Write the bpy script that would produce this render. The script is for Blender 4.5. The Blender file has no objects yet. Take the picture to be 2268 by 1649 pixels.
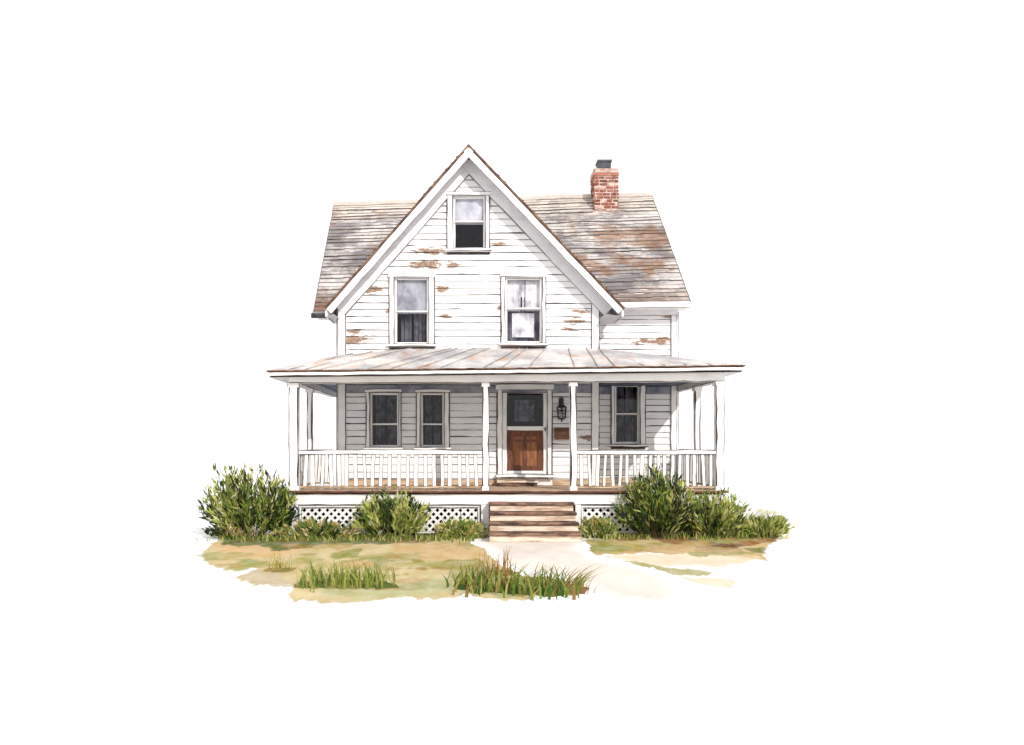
import bpy, math, random
import numpy as np
from mathutils import Vector, noise as mnoise

random.seed(7)
S = bpy.context.scene
C = S.collection
R = math.radians

# ------------------------------------------------------------------ camera
D, FPX, VX, VY, EYE = 18.0, 1800.0, 1040.0, 985.0, 2.0     # metres to porch front, focal in 2267-wide pixels, vanishing point
cd = bpy.data.cameras.new('camera'); cam = bpy.data.objects.new('camera', cd); C.objects.link(cam)
cam.location = (0, -D, EYE); cam.rotation_euler = (R(90), 0, 0)
cd.sensor_width = 36; cd.lens = FPX / 2267 * 36
cd.shift_x = (1133.5 - VX) / 2267; cd.shift_y = (VY - 824.5) / 2267
cd.clip_end = 3000; cd.clip_start = .1
S.camera = cam

# ------------------------------------------------------------------ sky and sun
SUN_EL, SUN_AZ = 30, 27          # azimuth: degrees to the right of straight behind the camera
w = bpy.data.worlds.new('World'); S.world = w; w.use_nodes = True
nt = w.node_tree; nt.nodes.clear()
sky = nt.nodes.new('ShaderNodeTexSky'); sky.sky_type = 'NISHITA'; sky.sun_disc = False
sky.sun_elevation = R(SUN_EL); sky.sun_rotation = R(180 - SUN_AZ)
b1 = nt.nodes.new('ShaderNodeBackground'); b1.inputs[1].default_value = .1
b2 = nt.nodes.new('ShaderNodeBackground'); b2.inputs[0].default_value = (1, 1, 1.02, 1); b2.inputs[1].default_value = 1.0   # thin bright cloud, brighter overhead than at the horizon
tc = nt.nodes.new('ShaderNodeTexCoord'); sx = nt.nodes.new('ShaderNodeSeparateXYZ'); nt.links.new(tc.outputs['Generated'], sx.inputs[0])
mr_ = nt.nodes.new('ShaderNodeMapRange'); nt.links.new(sx.outputs[2], mr_.inputs[0]); mr_.inputs[3].default_value = 1.24; mr_.inputs[4].default_value = 1.45
nt.links.new(mr_.outputs[0], b2.inputs[1])
mx = nt.nodes.new('ShaderNodeMixShader'); mx.inputs[0].default_value = .93
wo = nt.nodes.new('ShaderNodeOutputWorld')
nt.links.new(sky.outputs[0], b1.inputs[0]); nt.links.new(b1.outputs[0], mx.inputs[1])
nt.links.new(b2.outputs[0], mx.inputs[2]); nt.links.new(mx.outputs[0], wo.inputs[0])
sd = bpy.data.lights.new('sun', 'SUN'); sd.energy = 3.1; sd.angle = R(.6); sd.color = (1, .96, .9)
so = bpy.data.objects.new('sun', sd); C.objects.link(so)
to_sun = Vector((math.sin(R(SUN_AZ)) * math.cos(R(SUN_EL)), -math.cos(R(SUN_AZ)) * math.cos(R(SUN_EL)), math.sin(R(SUN_EL))))
so.rotation_euler = to_sun.to_track_quat('Z', 'Y').to_euler(); so.location = to_sun * 60
S.view_settings.view_transform = 'Standard'; S.view_settings.look = 'None'
S.view_settings.exposure = 0; S.view_settings.gamma = 1
S.render.engine = 'CYCLES'
S.cycles.use_denoising = True
S.cycles.max_bounces = 8; S.cycles.transparent_max_bounces = 12

# ------------------------------------------------------------------ materials
def sl(r, g, b, k=1.0):
    f = lambda c: (c / 255 / 12.92 if c / 255 <= .04045 else ((c / 255 + .055) / 1.055) ** 2.4) * k
    return (f(r), f(g), f(b), 1)

class NT:
    def __init__(s, name):
        s.m = bpy.data.materials.new(name); s.m.use_nodes = True
        s.t = s.m.node_tree; s.t.nodes.clear()
        s.out = s.t.nodes.new('ShaderNodeOutputMaterial')
        s.bs = s.t.nodes.new('ShaderNodeBsdfPrincipled'); s.l(s.bs.outputs[0], s.out.inputs[0])
        s.bs.inputs['Roughness'].default_value = .8
        s.bs.inputs['Specular IOR Level'].default_value = .25
        s.pos = s.t.nodes.new('ShaderNodeNewGeometry').outputs['Position']
    def n(s, k, **kw):
        x = s.t.nodes.new(k)
        for a, b in kw.items(): setattr(x, a, b)
        return x
    def l(s, a, b): s.t.links.new(a, b)
    def put(s, sock, v):
        if hasattr(v, 'links'): s.l(v, sock)
        else: sock.default_value = v
    def math(s, op, a, b=0.0, c=None, clamp=False):
        x = s.n('ShaderNodeMath', operation=op, use_clamp=clamp)
        s.put(x.inputs[0], a); s.put(x.inputs[1], b)
        if c is not None: s.put(x.inputs[2], c)
        return x.outputs[0]
    def noise(s, scale, sc=(1, 1, 1), detail=4, rough=.6, off=(0, 0, 0), dist=0):
        mp = s.n('ShaderNodeMapping'); s.l(s.pos, mp.inputs[0])
        mp.inputs['Scale'].default_value = sc; mp.inputs['Location'].default_value = off
        x = s.n('ShaderNodeTexNoise'); s.l(mp.outputs[0], x.inputs['Vector'])
        x.inputs['Scale'].default_value = scale; x.inputs['Detail'].default_value = detail
        x.inputs['Roughness'].default_value = rough; x.inputs['Distortion'].default_value = dist
        return x.outputs['Fac']
    def step(s, v, a, b):
        x = s.n('ShaderNodeMapRange', interpolation_type='SMOOTHSTEP'); s.put(x.inputs[0], v)
        x.inputs[1].default_value = a; x.inputs[2].default_value = b
        return x.outputs[0]
    def mix(s, f, a, b, mode='MIX'):
        x = s.n('ShaderNodeMix', data_type='RGBA', blend_type=mode)
        s.put(x.inputs[0], f); s.put(x.inputs[6], a); s.put(x.inputs[7], b)
        return x.outputs[2]
    def attr(s, name='tint'):
        return s.n('ShaderNodeAttribute', attribute_name=name).outputs['Color']
    def col(s, v): s.put(s.bs.inputs['Base Color'], v); return s
    def bump(s, h, st=.3, d=.01):
        x = s.n('ShaderNodeBump'); x.inputs['Strength'].default_value = st; x.inputs['Distance'].default_value = d
        s.l(h, x.inputs['Height']); s.l(x.outputs[0], s.bs.inputs['Normal'])

def at(px, py, Y):
    s = FPX / (D + Y)
    return Vector(((px - VX) / s, Y, EYE + (VY - py) / s))

WALL_Y, WING_Y, RAKE_Y = 2.2, 3.3, 1.72
PEEL = [(955, 556, WALL_Y, .42, .10), (945, 586, WALL_Y, .5, .11), (998, 586, WALL_Y, .25, .08), (820, 641, WALL_Y, .34, .11), (978, 640, WALL_Y, .17, .1),
        (783, 752, WALL_Y, .42, .15), (785, 735, WALL_Y, .18, .08), (1272, 712, WALL_Y, .28, .1), (1262, 728, WALL_Y, .22, .06), (1107, 540, WALL_Y, .2, .06),
        (1442, 756, WING_Y, .62, .1), (1465, 752, WING_Y, .22, .12), (985, 700, WALL_Y, .15, .07), (1285, 690, WALL_Y, .2, .05),
        (1300, 968, WALL_Y, .2, .07), (1070, 410, WALL_Y, .1, .05), (870, 690, WALL_Y, .16, .05), (1480, 700, WING_Y, .2, .05), (1108, 680, WALL_Y, .1, .06)]

def paint(name, base=(.80, .79, .785, 1), peel=(), amount=.70, dirt=.5, white_wall=False):
    t = NT(name)
    d = t.step(t.noise(1.6, (1, 1, 2.2), 5, .65), .45, .75)
    c = t.mix(t.math('MULTIPLY', d, dirt), base, (base[0] * .72, base[1] * .72, base[2] * .75, 1))
    streak = t.step(t.noise(7, (3, 3, .25), 3, .6, (3, 1, 0)), .55, .75)
    c = t.mix(t.math('MULTIPLY', streak, dirt * .35), c, (.5, .49, .5, 1))
    field = None
    for (px, py, Y, rx, rz) in peel:
        p = at(px, py, Y)
        a = t.n('ShaderNodeVectorMath', operation='SUBTRACT'); t.l(t.pos, a.inputs[0]); a.inputs[1].default_value = p
        m = t.n('ShaderNodeVectorMath', operation='MULTIPLY'); t.l(a.outputs[0], m.inputs[0]); m.inputs[1].default_value = (.72 / rx, 2., .75 / rz)
        ln = t.n('ShaderNodeVectorMath', operation='LENGTH'); t.l(m.outputs[0], ln.inputs[0])
        v = t.math('SUBTRACT', 1.0, ln.outputs['Value'])
        field = v if field is None else t.math('MAXIMUM', field, v)
    n1 = t.noise(4.2, (1, 1, 4.5), 7, .74, (0, 3, 5))
    rnd = t.step(n1, amount, amount + .05)
    if field is not None:
        k = t.math('ADD', t.math('MULTIPLY', field, 1.0), t.math('MULTIPLY', t.math('SUBTRACT', n1, .5), 3.6))
        rnd = t.math('MAXIMUM', rnd, t.step(k, .30, .50))
        thin = t.math('MULTIPLY', t.step(t.noise(3.1, (.5, .5, 9), 5, .7, (4, 4, 4)), .56, .70), t.step(k, -.9, .4))   # worn streaks round the bare spots
        c = t.mix(t.math('MULTIPLY', thin, .45), c, (.38, .29, .24, 1))
        grey = t.step(t.noise(2.3, (.6, .6, 6), 5, .7, (8, 1, 2)), .56, .72)
        c = t.mix(t.math('MULTIPLY', grey, .35), c, (.42, .41, .42, 1))
    tone = t.mix(t.noise(9, (1, 1, 1), 3), (.24, .115, .05, 1), (.13, .05, .026, 1))
    tone = t.mix(t.step(t.noise(17, (1, 1, 2), 3), .45, .62), tone, (.36, .25, .165, 1))
    c = t.mix(t.math('MULTIPLY', rnd, .92), c, tone)
    t.col(c); t.bump(t.noise(40, (1, 1, .5), 3), .15, .004)
    return t.m

def flat(name, a, b, scale=6, sc=(1, 1, 1), rough=.8, lo=.35, hi=.65, spec=.25):
    t = NT(name); t.bs.inputs['Roughness'].default_value = rough; t.bs.inputs['Specular IOR Level'].default_value = spec
    t.col(t.mix(t.step(t.noise(scale, sc, 5, .65), lo, hi), a, b)); return t.m

M = {}
M['siding'] = paint('white clapboard paint', peel=PEEL, amount=.70, dirt=.42)
M['trim'] = paint('white trim paint', base=(.81, .80, .79, 1), amount=.685, dirt=.55)
M['frieze'] = paint('dull white paint', base=(.72, .71, .72, 1), amount=.74, dirt=.6)
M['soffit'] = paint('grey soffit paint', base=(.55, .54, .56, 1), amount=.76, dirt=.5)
M['edge'] = flat('worn dark edge', (.03, .026, .028, 1), (.13, .10, .09, 1), 3.5)
M['groove'] = flat('dark gap', (.05, .045, .05, 1), (.12, .11, .11, 1), 3)
M['brown_edge'] = flat('brown shingle edge', (.07, .035, .025, 1), (.22, .12, .07, 1), 5)
M['shingle_lip'] = flat('dark shingle lip', (.05, .04, .04, 1), (.24, .18, .15, 1), 2.2)  # dark line colour on the lower lip of each course
M['ceiling'] = flat('shade blue porch ceiling', (.045, .06, .095, 1), (.10, .12, .17, 1), 4)  # navy tone carries the shade under the porch roof
M['bluegrey'] = flat('blue grey shade strip', (.13, .145, .20, 1), (.34, .34, .38, 1), 1.6)  # shade at the top of the porch wall put into the colour
M['deckwood'] = flat('worn deck wood', (.60, .45, .31, 1), (.32, .19, .11, 1), 5, (.5, 3, 3), lo=.4, hi=.7)
M['deckedge'] = flat('brown deck edge', (.17, .07, .045, 1), (.07, .035, .03, 1), 6, (.6, 1, 1))
M['riser'] = flat('worn step board', (.74, .63, .52, 1), (.40, .24, .15, 1), 3.2, (.6, 1, 4), lo=.42, hi=.66)
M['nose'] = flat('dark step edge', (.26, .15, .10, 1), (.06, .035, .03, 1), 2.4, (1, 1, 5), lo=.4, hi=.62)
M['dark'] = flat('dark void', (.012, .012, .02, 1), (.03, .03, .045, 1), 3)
M['iron'] = flat('black iron', (.012, .012, .016, 1), (.03, .03, .035, 1), 9, rough=.45, spec=.4)
M['flue'] = flat('black flue metal', (.012, .013, .02, 1), (.05, .05, .065, 1), 4, rough=.5, spec=.4)
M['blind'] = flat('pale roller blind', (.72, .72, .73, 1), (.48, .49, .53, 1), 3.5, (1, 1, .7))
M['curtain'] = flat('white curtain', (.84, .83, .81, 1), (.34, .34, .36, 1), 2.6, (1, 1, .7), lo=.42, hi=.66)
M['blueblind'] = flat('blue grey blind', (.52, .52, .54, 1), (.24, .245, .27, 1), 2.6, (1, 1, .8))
M['net'] = flat('grey net curtain', (.19, .19, .215, 1), (.018, .018, .032, 1), 3, (1, 1, .8))
M['doorwood'] = flat('reddish brown door wood', (.19, .062, .028, 1), (.075, .028, .015, 1), 5, (4, 4, .5), .5)
M['doorpanel'] = flat('lighter brown panel wood', (.34, .13, .055, 1), (.19, .07, .03, 1), 4, (4, 4, .6), .5)
M['boxwood'] = flat('brown box wood', (.26, .12, .07, 1), (.14, .06, .035, 1), 7, (1, 1, 4), .6)
M['mortar'] = flat('white mortar', (.62, .52, .47, 1), (.36, .20, .15, 1), 5)
M['foundation'] = flat('grey foundation', (.30, .29, .29, 1), (.2, .19, .19, 1), 3)
M['gutter'] = flat('dark gutter', (.012, .012, .018, 1), (.05, .05, .06, 1), 4)
M['matstuff'] = flat('pale doormat', (.60, .5, .42, 1), (.4, .3, .24, 1), 8)
def tinted(name, rough=.8, k=.35):
    t = NT(name); a = t.attr(); t.bs.inputs['Roughness'].default_value = rough
    t.col(t.mix(t.step(t.noise(11, (1, 1, 1), 4), .4, .7), a, t.mix(k, a, (.75, .6, .52, 1)))); return t.m
M['brick'] = tinted('red brick', k=.2)

def shingle_mat():
    t = NT('weathered shingles'); a = t.attr()
    ridge = t.n('ShaderNodeSeparateXYZ'); t.l(t.pos, ridge.inputs[0])
    c = t.mix(t.step(t.noise(.8, (.8, 1, 1.3), 6, .72, (2.2, 0, 4)), .40, .60), (.53, .505, .49, 1), (.18, .17, .18, 1))
    br = t.step(t.noise(.62, (.9, .8, 1.2), 6, .72, (7.3, 2, 1)), .52, .62)
    c = t.mix(t.math('MULTIPLY', br, .75), c, (.25, .13, .07, 1))
    ru = t.step(t.noise(2.6, (.8, 1, 1.4), 4, .7, (1, 9, 4)), .62, .7)
    c = t.mix(t.math('MULTIPLY', ru, .6), c, (.40, .18, .09, 1))
    low = t.step(t.math('ADD', ridge.outputs[2], t.math('MULTIPLY', t.noise(1.2, (1, 1, 1), 5), 1.0)), 6.75, 6.2)
    c = t.mix(t.math('MULTIPLY', low, .6), c, (.17, .09, .055, 1))    # browner courses above the eave
    hi = t.step(t.math('ADD', ridge.outputs[2], t.math('MULTIPLY', t.noise(1.4), 1.2)), 9.2, 9.75)
    c = t.mix(t.math('MULTIPLY', hi, .8), c, (.60, .545, .49, 1))     # bleached courses along the ridge
    c = t.mix(1.0, c, a, 'MULTIPLY')
    st = t.noise(14, (.5, 2.5, 2.5), 4, .7)
    c = t.mix(t.math('MULTIPLY', t.step(st, .5, .75), .4), c, (.12, .10, .10, 1))
    t.col(c); t.bump(st, .4, .01); return t.m
M['shingle'] = shingle_mat()

def metal_roof():
    t = NT('old tin roof'); t.bs.inputs['Roughness'].default_value = .55
    c = t.mix(t.step(t.noise(.8, (1, 1, 1), 5, .65), .4, .62), (.58, .56, .545, 1), (.33, .325, .335, 1))
    ru = t.step(t.noise(2.3, (1, .7, 1), 6, .72, (4, 2, 7)), .54, .64)
    c = t.mix(t.math('MULTIPLY', ru, .7), c, (.42, .2, .11, 1))
    r2 = t.step(t.noise(1.1, (1, .6, 1), 4, .7, (9, 2, 7)), .50, .62)
    c = t.mix(t.math('MULTIPLY', r2, .45), c, (.60, .45, .35, 1))
    sk_ = t.step(t.noise(3.0, (3.2, .5, 1), 4, .65, (5, 5, 1)), .55, .72)
    c = t.mix(t.math('MULTIPLY', sk_, .4), c, (.22, .21, .225, 1))
    t.col(c); return t.m
M['tin'] = metal_roof()

def glass():
    t = NT('window glass'); g = t.n('ShaderNodeBsdfGlossy'); g.inputs['Roughness'].default_value = .03
    tr = t.n('ShaderNodeBsdfTransparent'); tr.inputs[0].default_value = (.93, .93, .95, 1)
    m = t.n('ShaderNodeMixShader'); m.inputs[0].default_value = .018
    t.l(tr.outputs[0], m.inputs[1]); t.l(g.outputs[0], m.inputs[2]); t.l(m.outputs[0], t.out.inputs[0]); return t.m
M['glass'] = glass()

def leafmat(name):
    t = NT(name); a = t.attr()
    c = t.mix(t.math('MULTIPLY', t.step(t.noise(9, (1, 1, 1), 3), .4, .7), .35), a, t.mix(.5, a, (.02, .035, .015, 1)))
    t.col(c); t.bs.inputs['Roughness'].default_value = .7
    tr = t.n('ShaderNodeBsdfTranslucent'); t.l(c, tr.inputs[0])
    m = t.n('ShaderNodeMixShader'); m.inputs[0].default_value = .25
    t.l(t.bs.outputs[0], m.inputs[1]); t.l(tr.outputs[0], m.inputs[2]); t.l(m.outputs[0], t.out.inputs[0]); return t.m
M['leaf'] = leafmat('leaves'); M['stem'] = flat('twig bark', (.10, .08, .04, 1), (.2, .17, .08, 1), 8)

def groundmat(name, white):
    t = NT(name); 
    if white: t.col(t.mix(t.noise(.6), (.80, .79, .78, 1), (.77, .765, .76, 1)))
    else:
        a = t.attr(); n = t.step(t.noise(3.2, (1, .5, 1), 6, .7), .35, .7)
        c = t.mix(t.math('MULTIPLY', n, .35), a, t.mix(.45, a, (.9, .87, .8, 1)))
        g = t.step(t.noise(38, (1, .6, 1), 4, .7), .5, .8)
        t.col(t.mix(t.math('MULTIPLY', g, .2), c, t.mix(.75, a, (.1, .08, .05, 1), 'MULTIPLY')))
    t.bs.inputs['Specular IOR Level'].default_value = 0; t.bs.inputs['Roughness'].default_value = 1
    return t.m
M['ground'] = groundmat('bright bare ground', True); M['lawn'] = groundmat('dry lawn', False)

# ------------------------------------------------------------------ mesh helpers
class MB:
    def __init__(s): s.v, s.f, s.m, s.c = [], [], [], []
    def face(s, pts, mi=0, col=None):
        i = len(s.v); s.v += [tuple(p) for p in pts]; s.f.append(tuple(range(i, i + len(pts)))); s.m.append(mi); s.c.append(col or (1, 1, 1, 1))
    def box(s, a, b, mi=0, col=None):
        x0, y0, z0 = a; x1, y1, z1 = b
        p = [(x0, y0, z0), (x1, y0, z0), (x1, y1, z0), (x0, y1, z0), (x0, y0, z1), (x1, y0, z1), (x1, y1, z1), (x0, y1, z1)]
        for q in ((0, 1, 5, 4), (1, 2, 6, 5), (2, 3, 7, 6), (3, 0, 4, 7), (4, 5, 6, 7), (3, 2, 1, 0)): s.face([p[k] for k in q], mi, col)
    def beam(s, p0, p1, w, d, u=None, ch=.011, wob=.006, mi=0, me=1, seg=.3, taper=1.0):
        """a timber from p0 to p1, w across (along u), d deep, its arrises worn to bare dark wood, a little crooked"""
        p0, p1 = Vector(p0), Vector(p1); a = p1 - p0; L = a.length; a.normalize()
        if u is None: u = Vector((1, 0, 0)) if abs(a.x) < .7 else Vector((0, 0, 1))
        u = Vector(u); u = (u - a * u.dot(a)).normalized(); v = a.cross(u)
        n = max(1, int(L / seg)); rings = []
        ph = random.uniform(0, 100)
        for k in range(n + 1):
            t = k / n; cx = p0 + a * (L * t)
            if 0 < k < n: cx = cx + u * random.uniform(-wob, wob)
            sc = 1 + (taper - 1) * t
            W, H = w / 2 * sc, d / 2
            r = []
            for (sx, sy) in ((-1, -1), (1, -1), (1, 1), (-1, 1)):
                c = min(ch * random.uniform(.45, 1.9), W * .6, H * .6)
                pts = [(sx * W, sy * (H - c)), (sx * (W - c), sy * H)]
                if sx * sy > 0: pts.reverse() if (sx, sy) == (1, 1) else None
                r.append(pts)
            # order around: (-,-):side then bottom ; (+,-): bottom then side ; (+,+): side then top ; (-,+): top then side
            q = [r[0][0], r[0][1], r[1][1], r[1][0]]
            a2 = r[2] if r[2][0][0] >= r[2][1][0] else r[2][::-1]
            q += [a2[0], a2[1]]
            a3 = r[3] if r[3][0][0] >= r[3][1][0] else r[3][::-1]
            q += [a3[0], a3[1]]
            rings.append([cx + u * x + v * y for x, y in q])
        for k in range(n):
            for j in range(8):
                j2 = (j + 1) % 8
                s.face([rings[k][j], rings[k][j2], rings[k + 1][j2], rings[k + 1][j]], me if j in (0, 2, 4, 6) else mi)
        s.face(rings[0][::-1], mi); s.face(rings[-1], mi)
    def lathe(s, cx, cy, prof, n=12, mi=0):
        rs = [[(cx + r * math.cos(2 * math.pi * k / n + math.pi / n), cy + r * math.sin(2 * math.pi * k / n + math.pi / n), z) for k in range(n)] for r, z in prof]
        for a, b in zip(rs, rs[1:]):
            for k in range(n): s.face([a[k], a[(k + 1) % n], b[(k + 1) % n], b[k]], mi)
        s.face(rs[0][::-1], mi); s.face(rs[-1], mi)
    def tube(s, pts, r0, r1, n=5, mi=0, col=None):
        rings = []
        for i, p in enumerate(pts):
            p = Vector(p); a = (Vector(pts[min(i + 1, len(pts) - 1)]) - Vector(pts[max(i - 1, 0)])).normalized()
            u = a.orthogonal().normalized(); v = a.cross(u); r = r0 + (r1 - r0) * i / (len(pts) - 1)
            rings.append([p + u * (r * math.cos(2 * math.pi * k / n)) + v * (r * math.sin(2 * math.pi * k / n)) for k in range(n)])
        for a, b in zip(rings, rings[1:]):
            for k in range(n): s.face([a[k], a[(k + 1) % n], b[(k + 1) % n], b[k]], mi, col)
        s.face(rings[-1], mi, col)
    def build(s, name, mats, parent=None, smooth=False):
        o0 = Vector((0, 0, 0)); p = parent
        while p is not None: o0 += p.location; p = p.parent
        me = bpy.data.meshes.new(name)
        me.from_pydata([(x - o0.x, y - o0.y, z - o0.z) for x, y, z in s.v], [], s.f)
        for m in (mats if isinstance(mats, (list, tuple)) else [mats]): me.materials.append(M[m])
        me.polygons.foreach_set('material_index', s.m)
        at_ = me.attributes.new('tint', 'FLOAT_COLOR', 'FACE'); at_.data.foreach_set('color', [x for c in s.c for x in c])
        if smooth: me.polygons.foreach_set('use_smooth', [True] * len(s.f))
        me.update()
        o = bpy.data.objects.new(name, me); C.objects.link(o)
        if parent is not None: o.parent = parent
        return o

def thing(name, label, cat, loc, group=None):
    o = bpy.data.objects.new(name, None); C.objects.link(o); o.location = loc
    o['label'] = label; o['category'] = cat
    if group: o['group'] = group
    return o
T2 = ['trim', 'edge']

# ------------------------------------------------------------------ ground
gb = MB(); gb.face([(-900, -60, 0), (900, -60, 0), (900, 1500, 0), (-900, 1500, 0)])
g = gb.build('ground', 'ground'); g['kind'] = 'structure'

def z5(*p): return [(412.3 + .309 * x, 989.4 + .309 * y) for x, y in p]
def z6(*p): return [(1030.6 + .3272 * x, 989.4 + .3272 * y) for x, y in p]
def onground(pts): return np.array([((x - VX) * EYE / (y - VY), EYE * FPX / (y - VY) - D) for x, y in pts])
rng = np.random.RandomState(3)
LAT = rng.rand(256, 256)
def vnoise(x, y):
    xi, yi = np.floor(x).astype(int), np.floor(y).astype(int); fx, fy = x - xi, y - yi
    fx = fx * fx * (3 - 2 * fx); fy = fy * fy * (3 - 2 * fy)
    g_ = lambda a, b: LAT[a % 256, b % 256]
    return (g_(xi, yi) * (1 - fx) + g_(xi + 1, yi) * fx) * (1 - fy) + (g_(xi, yi + 1) * (1 - fx) + g_(xi + 1, yi + 1) * fx) * fy
def fbm(x, y, o=5):
    r = 0; a = .5; t = 0
    for k in range(o): r = r + a * vnoise(x * 2 ** k + 17 * k, y * 2 ** k + 31 * k); t += a; a *= .55
    return r / t
YS = .28                        # patches are long across and stretched away from the viewer
def sdist(P, poly):
    p = poly * np.array([1, YS]); q = P * np.array([1, YS])
    d = np.full(len(q), 1e9); ins = np.zeros(len(q), bool)
    for i in range(len(p)):
        a, b = p[i], p[(i + 1) % len(p)]; e = b - a
        t = np.clip(((q - a) @ e) / (e @ e + 1e-12), 0, 1)
        d = np.minimum(d, np.linalg.norm(q - a - t[:, None] * e, axis=1))
        c = (a[1] > q[:, 1]) != (b[1] > q[:, 1])
        ins ^= c & (q[:, 0] < (b[0] - a[0]) * (q[:, 1] - a[1]) / (b[1] - a[1] + 1e-12) + a[0])
    return np.where(ins, d, -d)
def lin(c): return np.array(sl(*c)[:3]) / 1.66 * np.array([1.03, .99, .9])
LAYERS = [  # colour, opacity, edge softness, outline
 ((222, 204, 156), 1, .03, z5((105, 765), (185, 695), (300, 650), (1000, 650), (1500, 650), (2150, 645)) + z6((330, 650), (300, 760), (330, 830), (560, 850), (860, 930), (850, 990), (700, 1010), (600, 985), (430, 1020), (170, 1020), (0, 990)) + z5((2000, 1040), (1930, 1080), (1800, 1065), (1500, 1085), (1400, 1108), (1200, 1095), (1050, 1105), (760, 1112), (695, 1070), (745, 1005), (620, 1008), (430, 998), (330, 945), (345, 925), (470, 880), (215, 850), (180, 838))),
 ((232, 190, 138), .8, .12, z5((180, 690), (500, 680), (900, 700), (760, 770), (560, 800), (350, 800), (200, 835))),
 ((222, 185, 130), .7, .12, z5((1450, 700), (2000, 690), (2150, 740), (2120, 850), (1700, 830), (1500, 790))),
 ((212, 198, 172), .9, .04, z5((345, 930), (470, 880), (690, 900), (740, 1000), (620, 1005), (430, 998))),
 ((208, 216, 168), .9, .05, z5((215, 885), (400, 805), (520, 830), (480, 880), (340, 918))),
 ((190, 184, 112), .75, .06, z5((780, 800), (960, 760), (1010, 850), (1000, 930), (850, 900))),
 ((150, 152, 72), .85, .04, z5((1020, 765), (1140, 735), (1290, 715), (1290, 755), (1160, 790), (1060, 815))),
 ((196, 198, 150), .85, .06, z5((950, 1010), (1350, 985), (1880, 925), (1990, 1050), (1800, 1062), (1500, 1080), (1300, 1100), (1000, 1050))),
 ((200, 180, 110), .7, .06, z5((1000, 830), (1400, 790), (1420, 850), (1050, 870))),
 ((160, 152, 78), .85, .04, z5((1620, 812), (1750, 832), (1900, 805), (2120, 800), (2170, 870), (1900, 890), (1850, 880), (1680, 870))),
 ((165, 165, 100), .85, .04, z5((1850, 880), (2170, 850)) + z6((150, 850), (350, 860), (600, 900), (760, 890), (870, 930), (840, 985), (700, 1005), (600, 980), (420, 1010), (160, 1018), (0, 985)) + z5((1990, 1010), (1890, 950))),
 ((92, 112, 42), .92, .04, z5((230, 702), (300, 640), (500, 650), (900, 600), (1500, 600), (1490, 692), (1250, 700), (1000, 712), (800, 726), (640, 742), (480, 708), (380, 718))),  # dark green includes the shade at the foot of the shrubs
 ((150, 120, 60), .8, .05, z5((1480, 680), (1600, 600), (2170, 600), (2170, 640), (1900, 650), (1650, 690))),
 ((224, 196, 142), 1, .03, z6((600, 680), (800, 630), (1000, 590), (1400, 580), (1600, 600), (2115, 585), (2105, 640), (2040, 700), (2020, 760), (1700, 745), (1500, 725), (1200, 720), (1050, 745), (850, 740))),
 ((195, 180, 100), .8, .05, z6((640, 680), (800, 640), (1050, 640), (1300, 650), (1250, 690), (1000, 720), (800, 720))),
 ((160, 108, 46), .92, .03, z6((980, 605), (1100, 585), (1300, 585), (1700, 640), (1900, 610), (2115, 590), (2100, 640), (1890, 690), (1700, 690), (1450, 672), (1250, 622), (1050, 637))),
 ((92, 62, 26), .85, .05, z6((1500, 620), (1700, 650), (1890, 660), (1880, 690), (1700, 695), (1560, 680))),
 ((110, 125, 55), .9, .03, z6((1590, 690), (1760, 680), (1890, 695), (1760, 712))),
 ((110, 125, 55), .8, .03, z6((1900, 690), (2010, 680), (2030, 690), (1960, 712))),
 ((251, 234, 208), .9, .06, z6((1000, 745), (1200, 725), (1500, 720), (2020, 745), (1980, 775), (1700, 810), (1250, 800))),
 ((172, 170, 85), .9, .03, z6((750, 722), (890, 735), (1010, 745), (970, 775), (850, 762))),
 ((182, 178, 108), .92, .04, z6((1000, 760), (1150, 770), (1300, 805), (1550, 820), (1800, 855), (1550, 885), (1300, 862), (1100, 818))),
 ((243, 224, 190), .8, .05, z6((1350, 870), (1700, 890), (1800, 905), (1790, 950), (1600, 948), (1450, 905))),
 ((246, 242, 224), .9, .05, z6((1960, 385), (2150, 367), (2195, 400), (2160, 450), (2050, 460), (1950, 430))),
 ((118, 138, 52), .95, .03, z6((1000, 560), (1500, 540), (1800, 535), (2040, 490), (2130, 455), (2175, 490), (2160, 560), (2000, 603), (1780, 605), (1500, 600), (1200, 590))),
]
PATH = z6((140, 640), (745, 645), (700, 690), (850, 770), (1000, 790), (1150, 830), (1300, 870), (1440, 990), (1380, 1060), (1250, 1060), (1100, 1020), (880, 960), (700, 870), (480, 830), (330, 800), (240, 720))
rs = random.Random(21)
for k in range(58):
    if k < 40: bx, by, f = rs.uniform(230, 2050), rs.uniform(700, 1060), z5
    else: bx, by, f = rs.uniform(720, 1980), rs.uniform(600, 735), z6
    if k < 40 and by > 860 and bx < 760: continue
    lw_, lh_ = rs.uniform(70, 260), rs.uniform(9, 30); pts_ = []
    for q in range(12):
        a_ = 2 * math.pi * q / 12; r_ = rs.uniform(.65, 1.2); pts_.append((bx + lw_ * math.cos(a_) * r_, by + lh_ * math.sin(a_) * r_ - .02 * lw_ * math.cos(a_)))
    LAYERS.insert(13 if k < 40 else len(LAYERS) - 2, (rs.choice([(160, 162, 78), (176, 172, 92), (150, 156, 70), (196, 170, 104), (206, 172, 118), (150, 150, 74), (186, 180, 120), (226, 186, 136), (188, 148, 86), (214, 200, 158)]), rs.uniform(.45, .85), rs.choice([.03, .05, .1]), f(*pts_)))
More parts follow.
